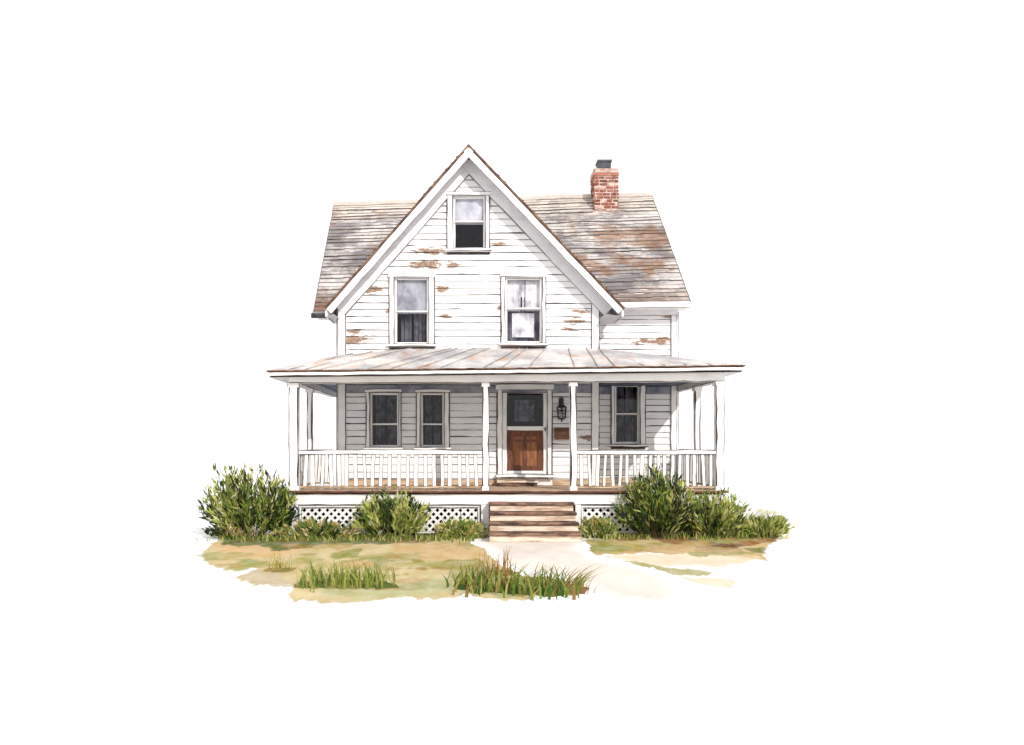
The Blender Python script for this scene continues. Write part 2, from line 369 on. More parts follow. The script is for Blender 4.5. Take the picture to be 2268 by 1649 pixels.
LAYERS += [((120, 100, 44), .8, .05, z5((300, 690), (420, 640), (900, 625), (1500, 625), (2160, 625), (2160, 655), (1700, 668), (1200, 676), (700, 690))),  # brown green shade under the shrubs, painted into the lawn
 ((92, 84, 34), .8, .05, z6((760, 560), (1000, 560), (1850, 575), (1860, 612), (1500, 612), (1200, 592), (900, 590)))]
def wash(name, layers, x0, x1, y0, y1, dx, dy, z, grow=0):
    nx, ny = int((x1 - x0) / dx) + 1, int((y1 - y0) / dy) + 1
    X, Y = np.meshgrid(np.linspace(x0, x1, nx), np.linspace(y0, y1, ny)); P = np.stack([X.ravel(), Y.ravel()], 1)
    col = np.tile(np.array([.80, .79, .78]), (len(P), 1)); A = np.zeros(len(P))
    for i, (c, op, soft, poly) in enumerate(layers):
        n = (fbm(P[:, 0] * 2.2 + 9 * i, P[:, 1] * .8 + 5 * i) - .5) * .28 + (fbm(P[:, 0] * 11, P[:, 1] * 4 + 7 * i, 3) - .5) * .09
        d = sdist(P, onground(poly)) + n + grow
        m = np.clip((d + soft * .3) / soft, 0, 1); m = m * m * (3 - 2 * m)
        tone = .86 + .3 * fbm(P[:, 0] * 1.7 + 3 * i, P[:, 1] * .7 + i)
        rim = np.exp(-((d - .012) / .02) ** 2) * .18 if soft < .06 else 0     # dried edge of the patch
        lc = np.clip(lin(c)[None, :] * (tone * (1 - rim))[:, None], 0, .8)
        k = (m * op)[:, None]; col = col * (1 - k) + lc * k; A = np.maximum(A, m * op)
    keep = (A > .02).reshape(ny, nx)
    q = keep[:-1, :-1] | keep[1:, :-1] | keep[:-1, 1:] | keep[1:, 1:]
    idx = np.arange(nx * ny).reshape(ny, nx)
    F = np.stack([idx[:-1, :-1][q], idx[:-1, 1:][q], idx[1:, 1:][q], idx[1:, :-1][q]], 1)
    used = np.unique(F); remap = np.zeros(nx * ny, int); remap[used] = np.arange(len(used)); F = remap[F]
    me = bpy.data.meshes.new(name)
    V = np.column_stack([P[used], np.full(len(used), z)])
    me.from_pydata(V.tolist(), [], F.tolist()); me.materials.append(M['lawn'])
    a = me.attributes.new('tint', 'FLOAT_COLOR', 'POINT'); a.data.foreach_set('color', np.column_stack([col[used], np.ones(len(used))]).ravel().tolist())
    o = bpy.data.objects.new(name, me); C.objects.link(o); o['kind'] = 'structure'; return o
wash('lawn', LAYERS, -6.3, 9.2, -8.4, 11, .03, .06, .003)
wash('path', [((252, 243, 240), .95, .34, PATH)], -1.0, 6, -9, .2, .03, .06, .0045, .14)

# ------------------------------------------------------------------ house
H = thing('farmhouse', 'weathered white two storey clapboard farmhouse with steep front gable and wide porch', 'house', (0, 4, 0))
XL, XR, XW, BACK = -3.25, 3.20, 5.41, 9.9
XC = -.03
RZ = 9.26                       # gable peak at roof top
SLL, SLR = 1.13, 1.055          # left and right rake slopes (rise over run)
DECK = 1.0

def xlim_gable(z):
    return max(XL, XC - (RZ - .30 - z) / SLL), min(XR, XC + (RZ - .30 - z) / SLR)
def siding(name, u0, u1, z0, z1, mapf, xlim=None, holes=(), exp=.19, parent=H, seed=0, minor=True):
    """lapped boards: each with its own wavering lower edge and a dark gap under it; openings are left out"""
    rnd = random.Random(seed); mb = MB(); xl = xlim or (lambda z: (u0, u1))
    def spans(za, zb):
        zm = (za + zb) / 2
        cut = sorted((h[0], h[1]) for h in holes if h[2] < zm < h[3])
        a0, a1 = xl(za); b0, b1 = xl(zb); res = []; L = (a0, b0)
        for c0, c1 in cut: res.append((L, (c0, c0))); L = (c1, c1)
        res.append((L, (a1, b1))); return res
    zs = sorted({z0, z1, *[h[2] for h in holes if z0 < h[2] < z1], *[h[3] for h in holes if z0 < h[3] < z1]})
    # dark sheathing behind the boards
    for a, b in zip(zs, zs[1:]):
        n = max(1, int((b - a) / .4))
        for k in range(n):
            za, zb = a + (b - a) * k / n, a + (b - a) * (k + 1) / n
            for (la, lb), (ra, rb) in spans(za, zb):
                if ra - la > .01 or rb - lb > .01: mb.face([mapf(la, za, 0), mapf(max(ra, la), za, 0), mapf(max(rb, lb), zb, 0), mapf(lb, zb, 0)], 1)
    z = z0; nslope = 0
    while z < z1 - .02:
        e = exp * rnd.uniform(.86, 1.14); zt = min(z + e, z1)
        br = [z] + [q for q in zs if z + .012 < q < zt - .012] + [zt]
        slope, nslope = nslope, rnd.uniform(-.004, .004); gscale = rnd.choice([.75, .9, 1.0, 1.1, 1.2])
        for j, (za, zb) in enumerate(zip(br, br[1:])):
            for (la, lb), (ra, rb) in spans(za, zb):
                if max(ra - la, rb - lb) < .03: continue
                n = max(2, int((ra - la) / .16))
                lo, hi = [], []
                for k in range(n + 1):
                    t = k / n; ua = la + (ra - la) * t; ub = lb + (rb - lb) * t
                    nz = mnoise.noise(Vector((ua * 1.3 + seed * 7, z * 9, 0))); n2 = mnoise.noise(Vector((ua * 5 + seed, z * 11, 3)))
                    gap = max(.007, (.0185 + nz * .014 + n2 * .012) * gscale) if j == 0 else 0
                    lo.append((ua, za + gap + slope * (ua - u0) + nz * .006 if j == 0 else za)); hi.append((ub, zb + (nslope * (ub - u0) + .001 if zb == zt and zb < z1 else 0)))
                dl, dh = (.034 - .022 * (za - z) / e), (.034 - .022 * (zb - z) / e)
                tc = rnd.uniform(.96, 1.0); tc = (tc, tc, tc, 1)
                for k in range(n):
                    mb.face([mapf(*lo[k], dl), mapf(*lo[k + 1], dl), mapf(*hi[k + 1], dh), mapf(*hi[k], dh)], 0, tc)
                    if j == 0: mb.face([mapf(*lo[k + 1], dl), mapf(*lo[k], dl), mapf(*lo[k], .001), mapf(*lo[k + 1], .001)], 0)
        z = zt
    return mb.build(name, ['siding', 'groove'], parent)

# --- openings, given in photograph pixels on the wall they sit in
def rect(Y, x0, x1, y0, y1):
    a, b = at(x0, y1, Y), at(x1, y0, Y); return a.x, b.x, a.z, b.z
WINS = [  # Y, outer casing, sash opening, meeting rail, upper filling, lower filling
 (WALL_Y, (862, 962, 607, 767), (874, 950, 615, 762), 691, 'blind', 'net'),
 (WALL_Y, (1109, 1208, 607, 764), (1118, 1200, 615, 760), 685, 'curtain', 'curtain'),
 (WALL_Y, (990, 1084, 428, 556), (1003, 1075, 435, 552), 492, 'blind', None),
 (WALL_Y, (811, 888, 864, 994), (819, 886 - 2, 869, 990), 941, 'net', 'net'),
 (WALL_Y, (922, 995, 864, 994), (931, 984, 869, 990), 941, 'net', 'net'),
 (WING_Y, (1352, 1428, 846, 988), (1360, 1416, 851, 983), 918, 'net', 'net'),
]
DOOR_O, DOOR_I = (1100, 1222, 853, 1050), (1112, 1211, 864, 1049)
def hole(wn): return rect(wn[0], *wn[2])
holes_front = [hole(x) for x in WINS if x[0] == WALL_Y] + [rect(WALL_Y, *DOOR_I)]
holes_wing = [hole(x) for x in WINS if x[0] == WING_Y]

siding('wall', XL, XR, DECK, RZ - .31, lambda u, z, d: (u, WALL_Y - d, z), xlim_gable, holes_front, .168, seed=1)
siding('wall', XR + .001, XW, DECK, 5.62, lambda u, z, d: (u, WING_Y - d, z), None, holes_wing, .165, seed=2)
siding('wall', WALL_Y, WING_Y, DECK, 5.5, lambda u, z, d: (XR + d, u, z), None, (), .19, seed=3)
RY, MRZ0 = 6.6, 9.20            # main ridge
def xl_end(z):
    h = max(0, (z - 5.5)); f = h * 1.0
    return WING_Y + f * .92, BACK - f * .92
siding('wall', WING_Y, BACK, DECK, 8.95, lambda u, z, d: (XW + d, u, z), xl_end, (), .19, seed=4)
siding('wall', WALL_Y, BACK, DECK, 8.95, lambda u, z, d: (XL - d, u, z), lambda z: (WALL_Y if z < 5.3 else xl_end(z)[0], xl_end(z)[1]), (), .19, seed=5)
siding('wall', XL, XW, DECK, 5.5, lambda u, z, d: (XL + XW - u, BACK + d, z), None, (), .19, seed=6)
fb = MB(); fb.box((XL + .05, WALL_Y + .05, 0), (XR - .05, WING_Y, DECK - .01)); fb.box((XL + .05, WING_Y + .05, 0), (XW - .05, BACK - .05, DECK - .01)); fb.build('foundation', 'foundation', H)

# --- corner boards, base boards, friezes
def cboard(p0, p1, w, d, u=None, mats=T2, name='corner_board', **k):
    b = MB(); b.beam(p0, p1, w, d, u, ch=.022, **k); return b.build(name, mats, H)
y = WALL_Y - .035
cboard((XL + .08, y, DECK), (XL + .08, y, 5.62), .21, .07)
cboard((XR - .09, y, DECK), (XR - .09, y, 5.62), .2, .07)
cboard((XW - .08, WING_Y - .035, DECK), (XW - .08, WING_Y - .035, 5.5), .17, .07)
cboard((XL - .035, WALL_Y + .085, DECK), (XL - .035, WALL_Y + .085, 5.55), .17, .07, (0, 1, 0))
cboard((XW + .035, WING_Y + .085, DECK), (XW + .035, WING_Y + .085, 5.5), .17, .07, (0, 1, 0))
for xa, xb, yy in ((XL + .19, at(1098, 0, WALL_Y).x, WALL_Y), (at(1224, 0, WALL_Y).x, XR - .2, WALL_Y), (XR + .1, XW - .17, WING_Y)):
    b = MB(); b.beam((xa, yy - .03, 1.075), (xb, yy - .03, 1.075), .15, .05); b.build('base_board', ['deckwood', 'deckedge'], H)
b = MB(); b.beam((XR + .05, WING_Y - .05, 5.46), (XW + .02, WING_Y - .05, 5.46), .16, .06); b.build('frieze_board', ['frieze', 'edge'], H)

# --- windows
def window(Y, outer, inner, rail, up, low):
    x0, x1, z0, z1 = rect(Y, *outer); gx0, gx1, gz0, gz1 = rect(Y, *inner)
    zr = at(0, rail, Y).z; y = Y - .05
    b = MB()
    cl, cr, ctop = gx0 - x0, x1 - gx1, z1 - gz1
    b.beam((x0 + cl / 2, y, gz0 - .02), (x0 + cl / 2, y, gz1), max(cl, .05), .09, (1, 0, 0), ch=.013)
    b.beam((x1 - cr / 2, y, gz0 - .02), (x1 - cr / 2, y, gz1), max(cr, .05), .09, (1, 0, 0), ch=.013)
    b.beam((x0 - .02, y - .004, gz1 + ctop / 2 + .01), (x1 + .02, y - .004, gz1 + ctop / 2 + .01), max(ctop, .07) + .02, .105, ch=.013)
    yb = Y - .0365          # dark open joint round the casing
    for (a, c) in (((x0 - .014, z0), (x0 + .02, z1)), ((x1 - .02, z0), (x1 + .014, z1)), ((x0, z1 - .01), (x1, z1 + .02))): b.box((a[0], yb, a[1]), (c[0], Y, c[1]), 1)
    wd = b.build('window', T2, H)
    b = MB(); b.beam((x0 - .05, y - .03, gz0 - .035), (x1 + .05, y - .03, gz0 - .035), .075, .16, ch=.014)
    b.box((x0, Y - .04, gz0 - .13), (x1, Y, gz0 - .073), 1); b.build('sill', T2, wd)
    # jamb lining
    b = MB()
    for (a, c) in (((gx0, gz0), (gx0 + .012, gz1)), ((gx1 - .012, gz0), (gx1, gz1)), ((gx0, gz1 - .012), (gx1, gz1)), ((gx0, gz0), (gx1, gz0 + .012))): b.box((a[0], Y - .004, a[1]), (c[0], Y + .12, c[1]))
    sw = .05
    for (a, c, yy) in ((zr, gz1 - .012, Y + .025), (gz0 + .012, zr + .04, Y + .065)):
        b.beam((gx0 + .012 + sw / 2, yy, a), (gx0 + .012 + sw / 2, yy, c), sw, .036, (1, 0, 0), ch=.006, wob=.002)
        b.beam((gx1 - .012 - sw / 2, yy, a), (gx1 - .012 - sw / 2, yy, c), sw, .036, (1, 0, 0), ch=.006, wob=.002)
        b.beam((gx0 + .012 + sw, yy + .001, c - sw / 2), (gx1 - .012 - sw, yy + .001, c - sw / 2), sw, .034, ch=.006, wob=.002)
        b.beam((gx0 + .012 + sw, yy + .001, a + sw / 2), (gx1 - .012 - sw, yy + .001, a + sw / 2), sw, .034, ch=.006, wob=.002)
    b.build('sash', T2, wd)
    for (a, c, yy) in ((zr + .03, gz1 - .04, Y + .028), (gz0 + .04, zr + .03, Y + .068)):
        p = MB(); p.box((gx0 + .05, yy, a), (gx1 - .05, yy + .004, c)); p.build('pane', 'glass', wd)
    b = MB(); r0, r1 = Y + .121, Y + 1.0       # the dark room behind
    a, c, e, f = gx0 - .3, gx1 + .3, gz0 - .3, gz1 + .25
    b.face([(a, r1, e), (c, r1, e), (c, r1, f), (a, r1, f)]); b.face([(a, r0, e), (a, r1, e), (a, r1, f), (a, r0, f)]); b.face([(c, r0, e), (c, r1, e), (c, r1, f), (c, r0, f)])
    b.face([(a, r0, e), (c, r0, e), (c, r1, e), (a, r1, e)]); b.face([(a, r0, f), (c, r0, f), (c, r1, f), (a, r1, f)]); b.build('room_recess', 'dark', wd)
    def cloth(mat, xa, xb, za, zb, yy, amp, waves, name):
        m = MB(); n = 40; ph = random.uniform(0, 6)
        pr = []
        for k in range(n + 1):
            t = k / n; q = amp * math.sin(waves * t * 6.283 + ph) + amp * .5 * math.sin(waves * 2.7 * t * 6.283 + ph * 2)
            pr.append((xa + (xb - xa) * t, yy + q))
        for k in range(n):
            for j in range(3):
                zA, zB = za + (zb - za) * j / 3, za + (zb - za) * (j + 1) / 3
                m.face([(pr[k][0], pr[k][1], zA), (pr[k + 1][0], pr[k + 1][1], zA), (pr[k + 1][0], pr[k + 1][1], zB), (pr[k][0], pr[k][1], zB)])
        m.build(name, mat, wd, True)
    W = gx1 - gx0
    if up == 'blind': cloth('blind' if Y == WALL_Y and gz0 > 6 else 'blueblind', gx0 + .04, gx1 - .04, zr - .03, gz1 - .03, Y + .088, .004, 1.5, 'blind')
    if up == 'curtain':
        cloth('curtain', gx0 + .05, gx0 + W * .43, zr - .02, gz1 - .05, Y + .125, .008, 1.6, 'curtain')
        cloth('curtain', gx0 + W * .47, gx0 + W * .53, zr - .02, zr + .36, Y + .13, .004, 1, 'curtain')
        cloth('curtain', gx0 + W * .42, gx0 + W * .54, zr + .34, gz1 - .05, Y + .135, .004, 1, 'curtain')
        cloth('curtain', gx0 + W * .56, gx1 - .04, zr - .02, gz1 - .05, Y + .125, .008, 1.4, 'curtain')
        cloth('net', gx0 + .02, gx1 - .02, gz0 + .02, zr, Y + .2, .02, 2, 'curtain')
        cloth('curtain', gx0 + W * .2, gx1 - W * .2, gz0 + .17, zr - .07, Y + .14, .006, 1.3, 'curtain')
    if low == 'net':
        top = zr if up == 'blind' else gz1 - .02
        cloth('net', gx0 + W * .16, gx0 + W * .46, gz0 + .05, top, Y + .3, .03, 2.2, 'curtain')
        cloth('net', gx0 + W * .54, gx1 - W * .14, gz0 + .05, top, Y + .3, .03, 1.8, 'curtain')
    return wd
for wn in WINS: window(*wn)

# --- front door: storm door with a dark upper light and a panelled wooden lower half
def door():
    Y = WALL_Y; x0, x1, z0, z1 = rect(Y, *DOOR_O); gx0, gx1, gz0, gz1 = rect(Y, *DOOR_I); y = Y - .05
    b = MB(); cl, cr = gx0 - x0, x1 - gx1
    b.beam((x0 + cl / 2, y, DECK + .15), (x0 + cl / 2, y, gz1), cl, .09, (1, 0, 0), ch=.013); b.beam((x1 - cr / 2, y, DECK + .15), (x1 - cr / 2, y, gz1), cr, .09, (1, 0, 0), ch=.013)
    b.beam((x0 - .03, y - .004, gz1 + .075), (x1 + .03, y - .004, gz1 + .075), .15, .105, ch=.013)
    for a, c in ((x0 - .014, x0 + .02), (x1 - .02, x1 + .014)): b.box((a, Y - .0365, DECK + .15), (c, Y, z1), 1)
    d = b.build('door', T2, H)
    b = MB(); b.beam((x0 - .02, Y - .1, gz0 - .045), (x1 + .02, Y - .1, gz0 - .045), .085, .2); b.build('threshold', T2, d)
    lx0, lx1 = at(1123, 0, Y).x, at(1202, 0, Y).x
    zg0, zg1, zp0, zp1 = at(0, 943, Y).z, at(0, 871, Y).z, at(0, 1041, Y).z, at(0, 953, Y).z
    b = MB(); yy = Y + .0
    b.beam(((gx0 + lx0) / 2, yy, gz0), ((gx0 + lx0) / 2, yy, gz1), lx0 - gx0, .06, (1, 0, 0), ch=.008); b.beam(((gx1 + lx1) / 2, yy, gz0), ((gx1 + lx1) / 2, yy, gz1), gx1 - lx1, .06, (1, 0, 0), ch=.008)
    for a, c in ((zg1, gz1), (zp1, zg0), (gz0, zp0)): b.beam((lx0, yy + .001, (a + c) / 2), (lx1, yy + .001, (a + c) / 2), c - a, .058, ch=.008)
    b.build('door_frame', T2, d)
    b = MB(); b.box((lx0 - .01, Y + .005, zg0 - .01), (lx1 + .01, Y + .01, zg1 + .01)); b.build('pane', 'glass', d)
    b = MB(); b.box((lx0 - .02, Y + .022, zp0 - .02), (lx1 + .02, Y + .045, zp1 + .02), 2)
    W, Hh = lx1 - lx0, zp1 - zp0; yf = Y + .012
    for a, c in ((0, .16), (.84, 1), (.44, .56)): b.beam((lx0 + W * (a + c) / 2, yf, zp0), (lx0 + W * (a + c) / 2, yf, zp1), W * (c - a), .03, (1, 0, 0), ch=.01, me=1)
    for zz, ww in ((zp1 - .07, .14), (zp0 + .06, .12), (zp0 + Hh * .75, .05)): b.beam((lx0 + W * .16, yf + .002, zz), (lx1 - W * .16, yf + .002, zz), ww, .028, ch=.01, me=1)
    b.build('door_panel', ['doorwood', 'nose', 'doorpanel'], d)
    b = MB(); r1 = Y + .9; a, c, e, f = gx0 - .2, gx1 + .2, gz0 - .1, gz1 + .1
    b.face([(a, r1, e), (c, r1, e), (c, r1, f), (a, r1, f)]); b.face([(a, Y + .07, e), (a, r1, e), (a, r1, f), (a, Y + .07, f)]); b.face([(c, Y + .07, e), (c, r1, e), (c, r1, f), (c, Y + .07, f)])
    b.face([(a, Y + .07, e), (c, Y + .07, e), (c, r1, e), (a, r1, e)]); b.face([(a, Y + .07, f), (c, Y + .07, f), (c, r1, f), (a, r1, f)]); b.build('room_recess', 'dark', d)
    m = MB(); n = 24
    for k in range(n):
        t0, t1 = k / n, (k + 1) / n; q = lambda t: Y + .3 + .025 * math.sin(t * 17)
        m.face([(lx0 + W * (.22 + .56 * t0), q(t0), zg0 + .12), (lx0 + W * (.22 + .56 * t1), q(t1), zg0 + .12), (lx0 + W * (.22 + .56 * t1), q(t1), zg1 - .14), (lx0 + W * (.22 + .56 * t0), q(t0), zg1 - .14)])
    m.build('curtain', 'net', d, True)
    b = MB(); hx = (gx1 + lx1) / 2; hz = at(0, 950, Y).z
    b.lathe(hx, Y - .05, [(.012, hz - .05), (.018, hz - .03), (.018, hz + .03), (.012, hz + .05)], 8); b.build('handle', 'iron', d)
    b = MB(); xa, xb = at(1100, 0, 1.9).x, at(1190, 0, 1.9).x
    b.beam((xa, 1.86, 1.12), (xb, 1.86, 1.12), .10, .5, ch=.02); b.box((xa + .03, 1.64, DECK), (xb - .03, 2.1, 1.07), 1)
    b.build('doorstep', ['riser', 'nose'], H)
door()

# --- roofs
def shingles(mb, e0, e1, r0, r1, n, thick=.035, seg=.22, dark=1, flip=False):
    e0, e1, r0, r1 = map(Vector, (e0, e1, r0, r1)); nrm = (e1 - e0).cross(r0 - e0).normalized()
    if nrm.z < 0: nrm = -nrm
    prev = None
    sd0 = random.uniform(0, 50)
    for k in range(n):
        t0, t1 = k / n, (k + 1.0) / n
        a0, a1 = e0.lerp(r0, t0), e1.lerp(r1, t0); b0, b1 = e0.lerp(r0, t1), e1.lerp(r1, t1)
        L = (a1 - a0).length; m = max(2, int(L / seg)); th = thick * random.choice([.55, .8, 1, 1.2, 1.45])
        cuts = sorted([0, 1] + [(i + random.uniform(-.4, .4)) / m for i in range(1, m)])
        lowp = []
        for c in cuts:
            z_ = mnoise.noise(Vector((c * L * .9 + sd0, k * 3.7, sd0))) * .035
            lowp.append((c, z_))
        for (c0, w0), (c1, w1) in zip(lowp, lowp[1:]):
            dr = random.uniform(-.012, .012) ; dn = (a0 - b0).normalized()
            A, B = a0.lerp(a1, c0) + dn * (w0 + dr), a0.lerp(a1, c1) + dn * (w1 + dr); Cc, Dd = b0.lerp(b1, c1), b0.lerp(b1, c0)
            v = random.uniform(.78, 1.12); tint = (v, v * random.uniform(.96, 1.0), v * random.uniform(.92, 1.0), 1)
            mb.face([A + nrm * th, B + nrm * th, Cc + nrm * .004, Dd + nrm * .004], 0, tint)
            mb.face([A - nrm * .002, B - nrm * .002, B + nrm * th, A + nrm * th], dark, tint)
def slab(mb, e0, e1, r0, r1, th, mi=0):
    e0, e1, r0, r1 = map(Vector, (e0, e1, r0, r1)); nrm = (e1 - e0).cross(r0 - e0).normalized()
    if nrm.z < 0: nrm = -nrm
    lo = [p - nrm * th for p in (e0, e1, r1, r0)]; hi = [p - nrm * .001 for p in (e0, e1, r1, r0)]
    mb.face(lo[::-1], mi); mb.face(hi, mi)
    for i in range(4): mb.face([lo[i], lo[(i + 1) % 4], hi[(i + 1) % 4], hi[i]], mi)
# main roof: the ridge and eaves of the old house climb a little to the right
EY = 2.78
ml, mr = at(695, 688, EY), at(1523, 666, EY); rl, rr = at(738, 455, RY), at(1438, 433, RY)
mlx, mrx = -3.98, 5.62
ml.x = mlx; mr.x = mrx; rl.x = mlx - .12; rr.x = mrx - .12
bl, brr = Vector((mlx, 2 * RY - EY, ml.z)), Vector((mrx, 2 * RY - EY, mr.z))
b = MB(); shingles(b, ml, mr, rl, rr, 30, .03); shingles(b, bl, brr, rl, rr, 30, .03)
b.beam(rl + Vector((-.02, 0, .03)), rr + Vector((.02, 0, .03)), .12, .16, (0, 0, 1), ch=.01, wob=.015, mi=0, me=0)
main_roof = b.build('roof', ['shingle', 'shingle_lip'], H)
b = MB(); slab(b, ml, mr, rl, rr, .09); slab(b, bl, brr, rl, rr, .09)
b.beam(ml + Vector((-.06, -.04, -.13)), Vector((-3.3, ml.y - .04, ml.z - .13)), .12, .09, (0, 0, 1), mi=2, me=1)
b.beam(Vector((3.55, mr.y - .03, mr.z - .11)), mr + Vector((0, -.03, -.09)), .16, .05, (0, 0, 1), ch=.016)
b.face([(XR, WING_Y, mr.z - .16), (mrx, WING_Y, mr.z - .16), (mrx, mr.y, mr.z - .16), (XR, mr.y, mr.z - .16)], 0)
b.face([(mlx, WING_Y + .3, ml.z - .12), (XL, WING_Y + .3, ml.z - .12), (XL, ml.y, ml.z - .12), (mlx, ml.y, ml.z - .12)], 0)
b.build('eave_board', ['trim', 'edge', 'gutter'], main_roof)
for x_, p, q in ((mlx, ml, rl), (mrx, mr, rr)):
    for s in (0, 1):
        b = MB(); a = Vector((x_ + (.03 if x_ > 0 else -.03), p.y if s == 0 else 2 * RY - p.y, p.z - .09)); c = Vector((q.x + (.03 if x_ > 0 else -.03), q.y, q.z - .09))
        b.beam(a, c, .17, .04, (0, 0, 1), ch=.016); b.build('verge_board', T2, main_roof)

# gable roof
pk = Vector((XC, RAKE_Y, RZ)); footL = at(720, 682, RAKE_Y); footR = at(1381, 682, RAKE_Y)
pkb = Vector((XC, RY + .1, RZ)); 
fLb, fRb = Vector((footL.x, 3.2, footL.z)), Vector((footR.x, 3.25, footR.z))
b = MB(); shingles(b, footL, fLb, pk, pkb, 26, seg=.25); shingles(b, footR, fRb, pk, pkb, 26, seg=.25)
b.beam(pk + Vector((0, .02, -.005)), pkb + Vector((0, 0, -.005)), .09, .09, (1, 0, 0), ch=.03, mi=1, me=1)
for f, e in ((footL, 0), (footR, .004)): b.beam(f + Vector((0, -.012 - e, .0)), pk + Vector((0, -.012 - e, .0)), .05, .05, (0, 0, 1), ch=.01, wob=.008, mi=1, me=1)
gr = b.build('gable_roof', ['shingle', 'brown_edge'], H)
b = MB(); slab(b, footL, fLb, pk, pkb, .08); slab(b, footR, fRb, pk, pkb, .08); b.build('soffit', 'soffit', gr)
def offs(p, q, dn, dy):
    a = (Vector(q) - Vector(p)).normalized(); n = Vector((-a.z, 0, a.x)); n = n if n.z < 0 else -n
    return Vector(p) + n * dn + Vector((0, dy, 0)), Vector(q) + n * dn + Vector((0, dy, 0)), n
for f in (footL, footR):
    sx = 1 if f.x > 0 else -1; e = .004 if sx > 0 else 0
    a, c, n = offs(f, pk, .12, -.01 - e); c = c - (c - a).normalized() * .03
    b = MB(); b.beam(a, c, .17, .045, n, ch=.014, seg=.35); b.build('bargeboard', T2, gr)
    a2, c2, n = offs(f, pk, .235, .43 - e); d = (c2 - a2).normalized()
    b = MB(); b.beam(a2 + d * .2, c2 - d * .16, .31, .07, n, ch=.016, seg=.35); b.build('rake_frieze', ['frieze', 'edge'], gr)
    # boxed end of the eave
    b = MB(); b.beam(Vector((f.x - sx * .02, RAKE_Y + .02, f.z - .13)), Vector((f.x - sx * .02, 2.8, f.z - .13)), .16, .05, (0, 0, 1)); b.build('eave_board', T2, gr)
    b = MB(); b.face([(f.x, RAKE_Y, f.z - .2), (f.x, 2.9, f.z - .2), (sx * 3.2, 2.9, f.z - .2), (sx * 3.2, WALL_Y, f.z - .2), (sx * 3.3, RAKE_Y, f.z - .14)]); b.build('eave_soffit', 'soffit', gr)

# chimney
cx0, cx1, cy0, cy1, cz0, cz1 = 3.67, 4.39, 6.0, 6.7, 8.3, 10.16
ch = MB(); ch.box((cx0 + .012, cy0 + .012, cz0), (cx1 - .012, cy1 - .012, cz1 - .02))
chim = ch.build('chimney', 'mortar', H)
bk = MB(); rows = 17; rh = (cz1 - .22 - cz0) / rows
for r_ in range(rows):
    za, zb = cz0 + r_ * rh + .014, cz0 + (r_ + 1) * rh - .014
    for face in range(4):
        Lw = (cx1 - cx0) if face % 2 == 0 else (cy1 - cy0); q = -random.uniform(0, .12)
        while q < Lw:
            bw = random.uniform(.13, .22); a, c = max(0, q), min(Lw, q + bw); q += bw + .034
            if c - a < .03 or (random.random() < .13): continue
            k = random.uniform(.45, 1.1); col = (.25 * k, .058 * k, .03 * k, 1) if random.random() > .09 else (.55, .36, .28, 1)
            o = random.uniform(0, .008)
            za2, zb2 = za + random.uniform(0, .012), zb - random.uniform(0, .012)
            if face == 0: bk.box((cx0 + a, cy0 - o, za2), (cx0 + c, cy0 + .03, zb2), 0, col)
            elif face == 1: bk.box((cx0 - o, cy0 + a, za2), (cx0 + .03, cy0 + c, zb2), 0, col)
            elif face == 2: bk.box((cx0 + a, cy1 - .03, za2), (cx0 + c, cy1 + o, zb2), 0, col)
            else: bk.box((cx1 - .03, cy0 + a, za2), (cx1 + o, cy0 + c, zb2), 0, col)
bk.box((cx0 - .012, cy0 - .014, cz1 - .22 + .02), (cx1 + .012, cy1 + .014, cz1 - .13), 0, (.36, .13, .08, 1))
bk.build('brickwork', 'brick', chim)
b = MB(); b.beam(((cx0 + cx1) / 2, cy0 + .35, cz1 - .12), ((cx0 + cx1) / 2, cy0 + .35, cz1), .74, .74, (1, 0, 0), ch=.03); b.build('chimney_cap', ['mortar', 'mortar'], chim)
b = MB(); fx, fy = 4.0, 6.3
b.lathe(fx, fy, [(.27, cz1 - .01), (.27, cz1 + .05), (.26, cz1 + .06), (.27, cz1 + .23), (.305, cz1 + .24), (.30, cz1 + .30), (.21, cz1 + .29), (.2, cz1 + .1)], 4); b.build('flue', 'flue', chim)
b = MB(); b.box((cx0 - .05, cy0 - .06, cz0), (cx1 + .05, cy0 - .02, 8.88)); b.build('flashing', 'mortar', chim)

# --- porch roof (tin), its ends hipped; fascia, beam, ceiling
EYf = -.45
eL, eR = at(592, 820, EYf), at(1648, 808, EYf)
hL, hR = at(905, 771, WALL_Y), at(1330, 771, WALL_Y)
cLw = Vector((XL, WALL_Y, at(0, 786, WALL_Y).z)); wR0 = Vector((XR, WING_Y, at(0, 774, WING_Y).z)); cRw = Vector((XW, WING_Y, at(0, 791, WING_Y).z))
SB = 5.2
bL, bR = Vector((eL.x, SB, eL.z)), Vector((eR.x, SB, eR.z))
wLb, wRb = Vector((XL, SB, cLw.z)), Vector((XW, SB, cRw.z))
pr = MB()
N = 16
for k in range(N):
    t0, t1 = k / N, (k + 1) / N
    pr.face([eL.lerp(eR, t0), eL.lerp(eR, t1), hL.lerp(hR, t1), hL.lerp(hR, t0)])
pr.face([eL, hL, cLw]); pr.face([eL, cLw, wLb, bL]); pr.face([eR, wR0, hR]); pr.face([eR, cRw, wR0]); pr.face([eR, bR, wRb, cRw])
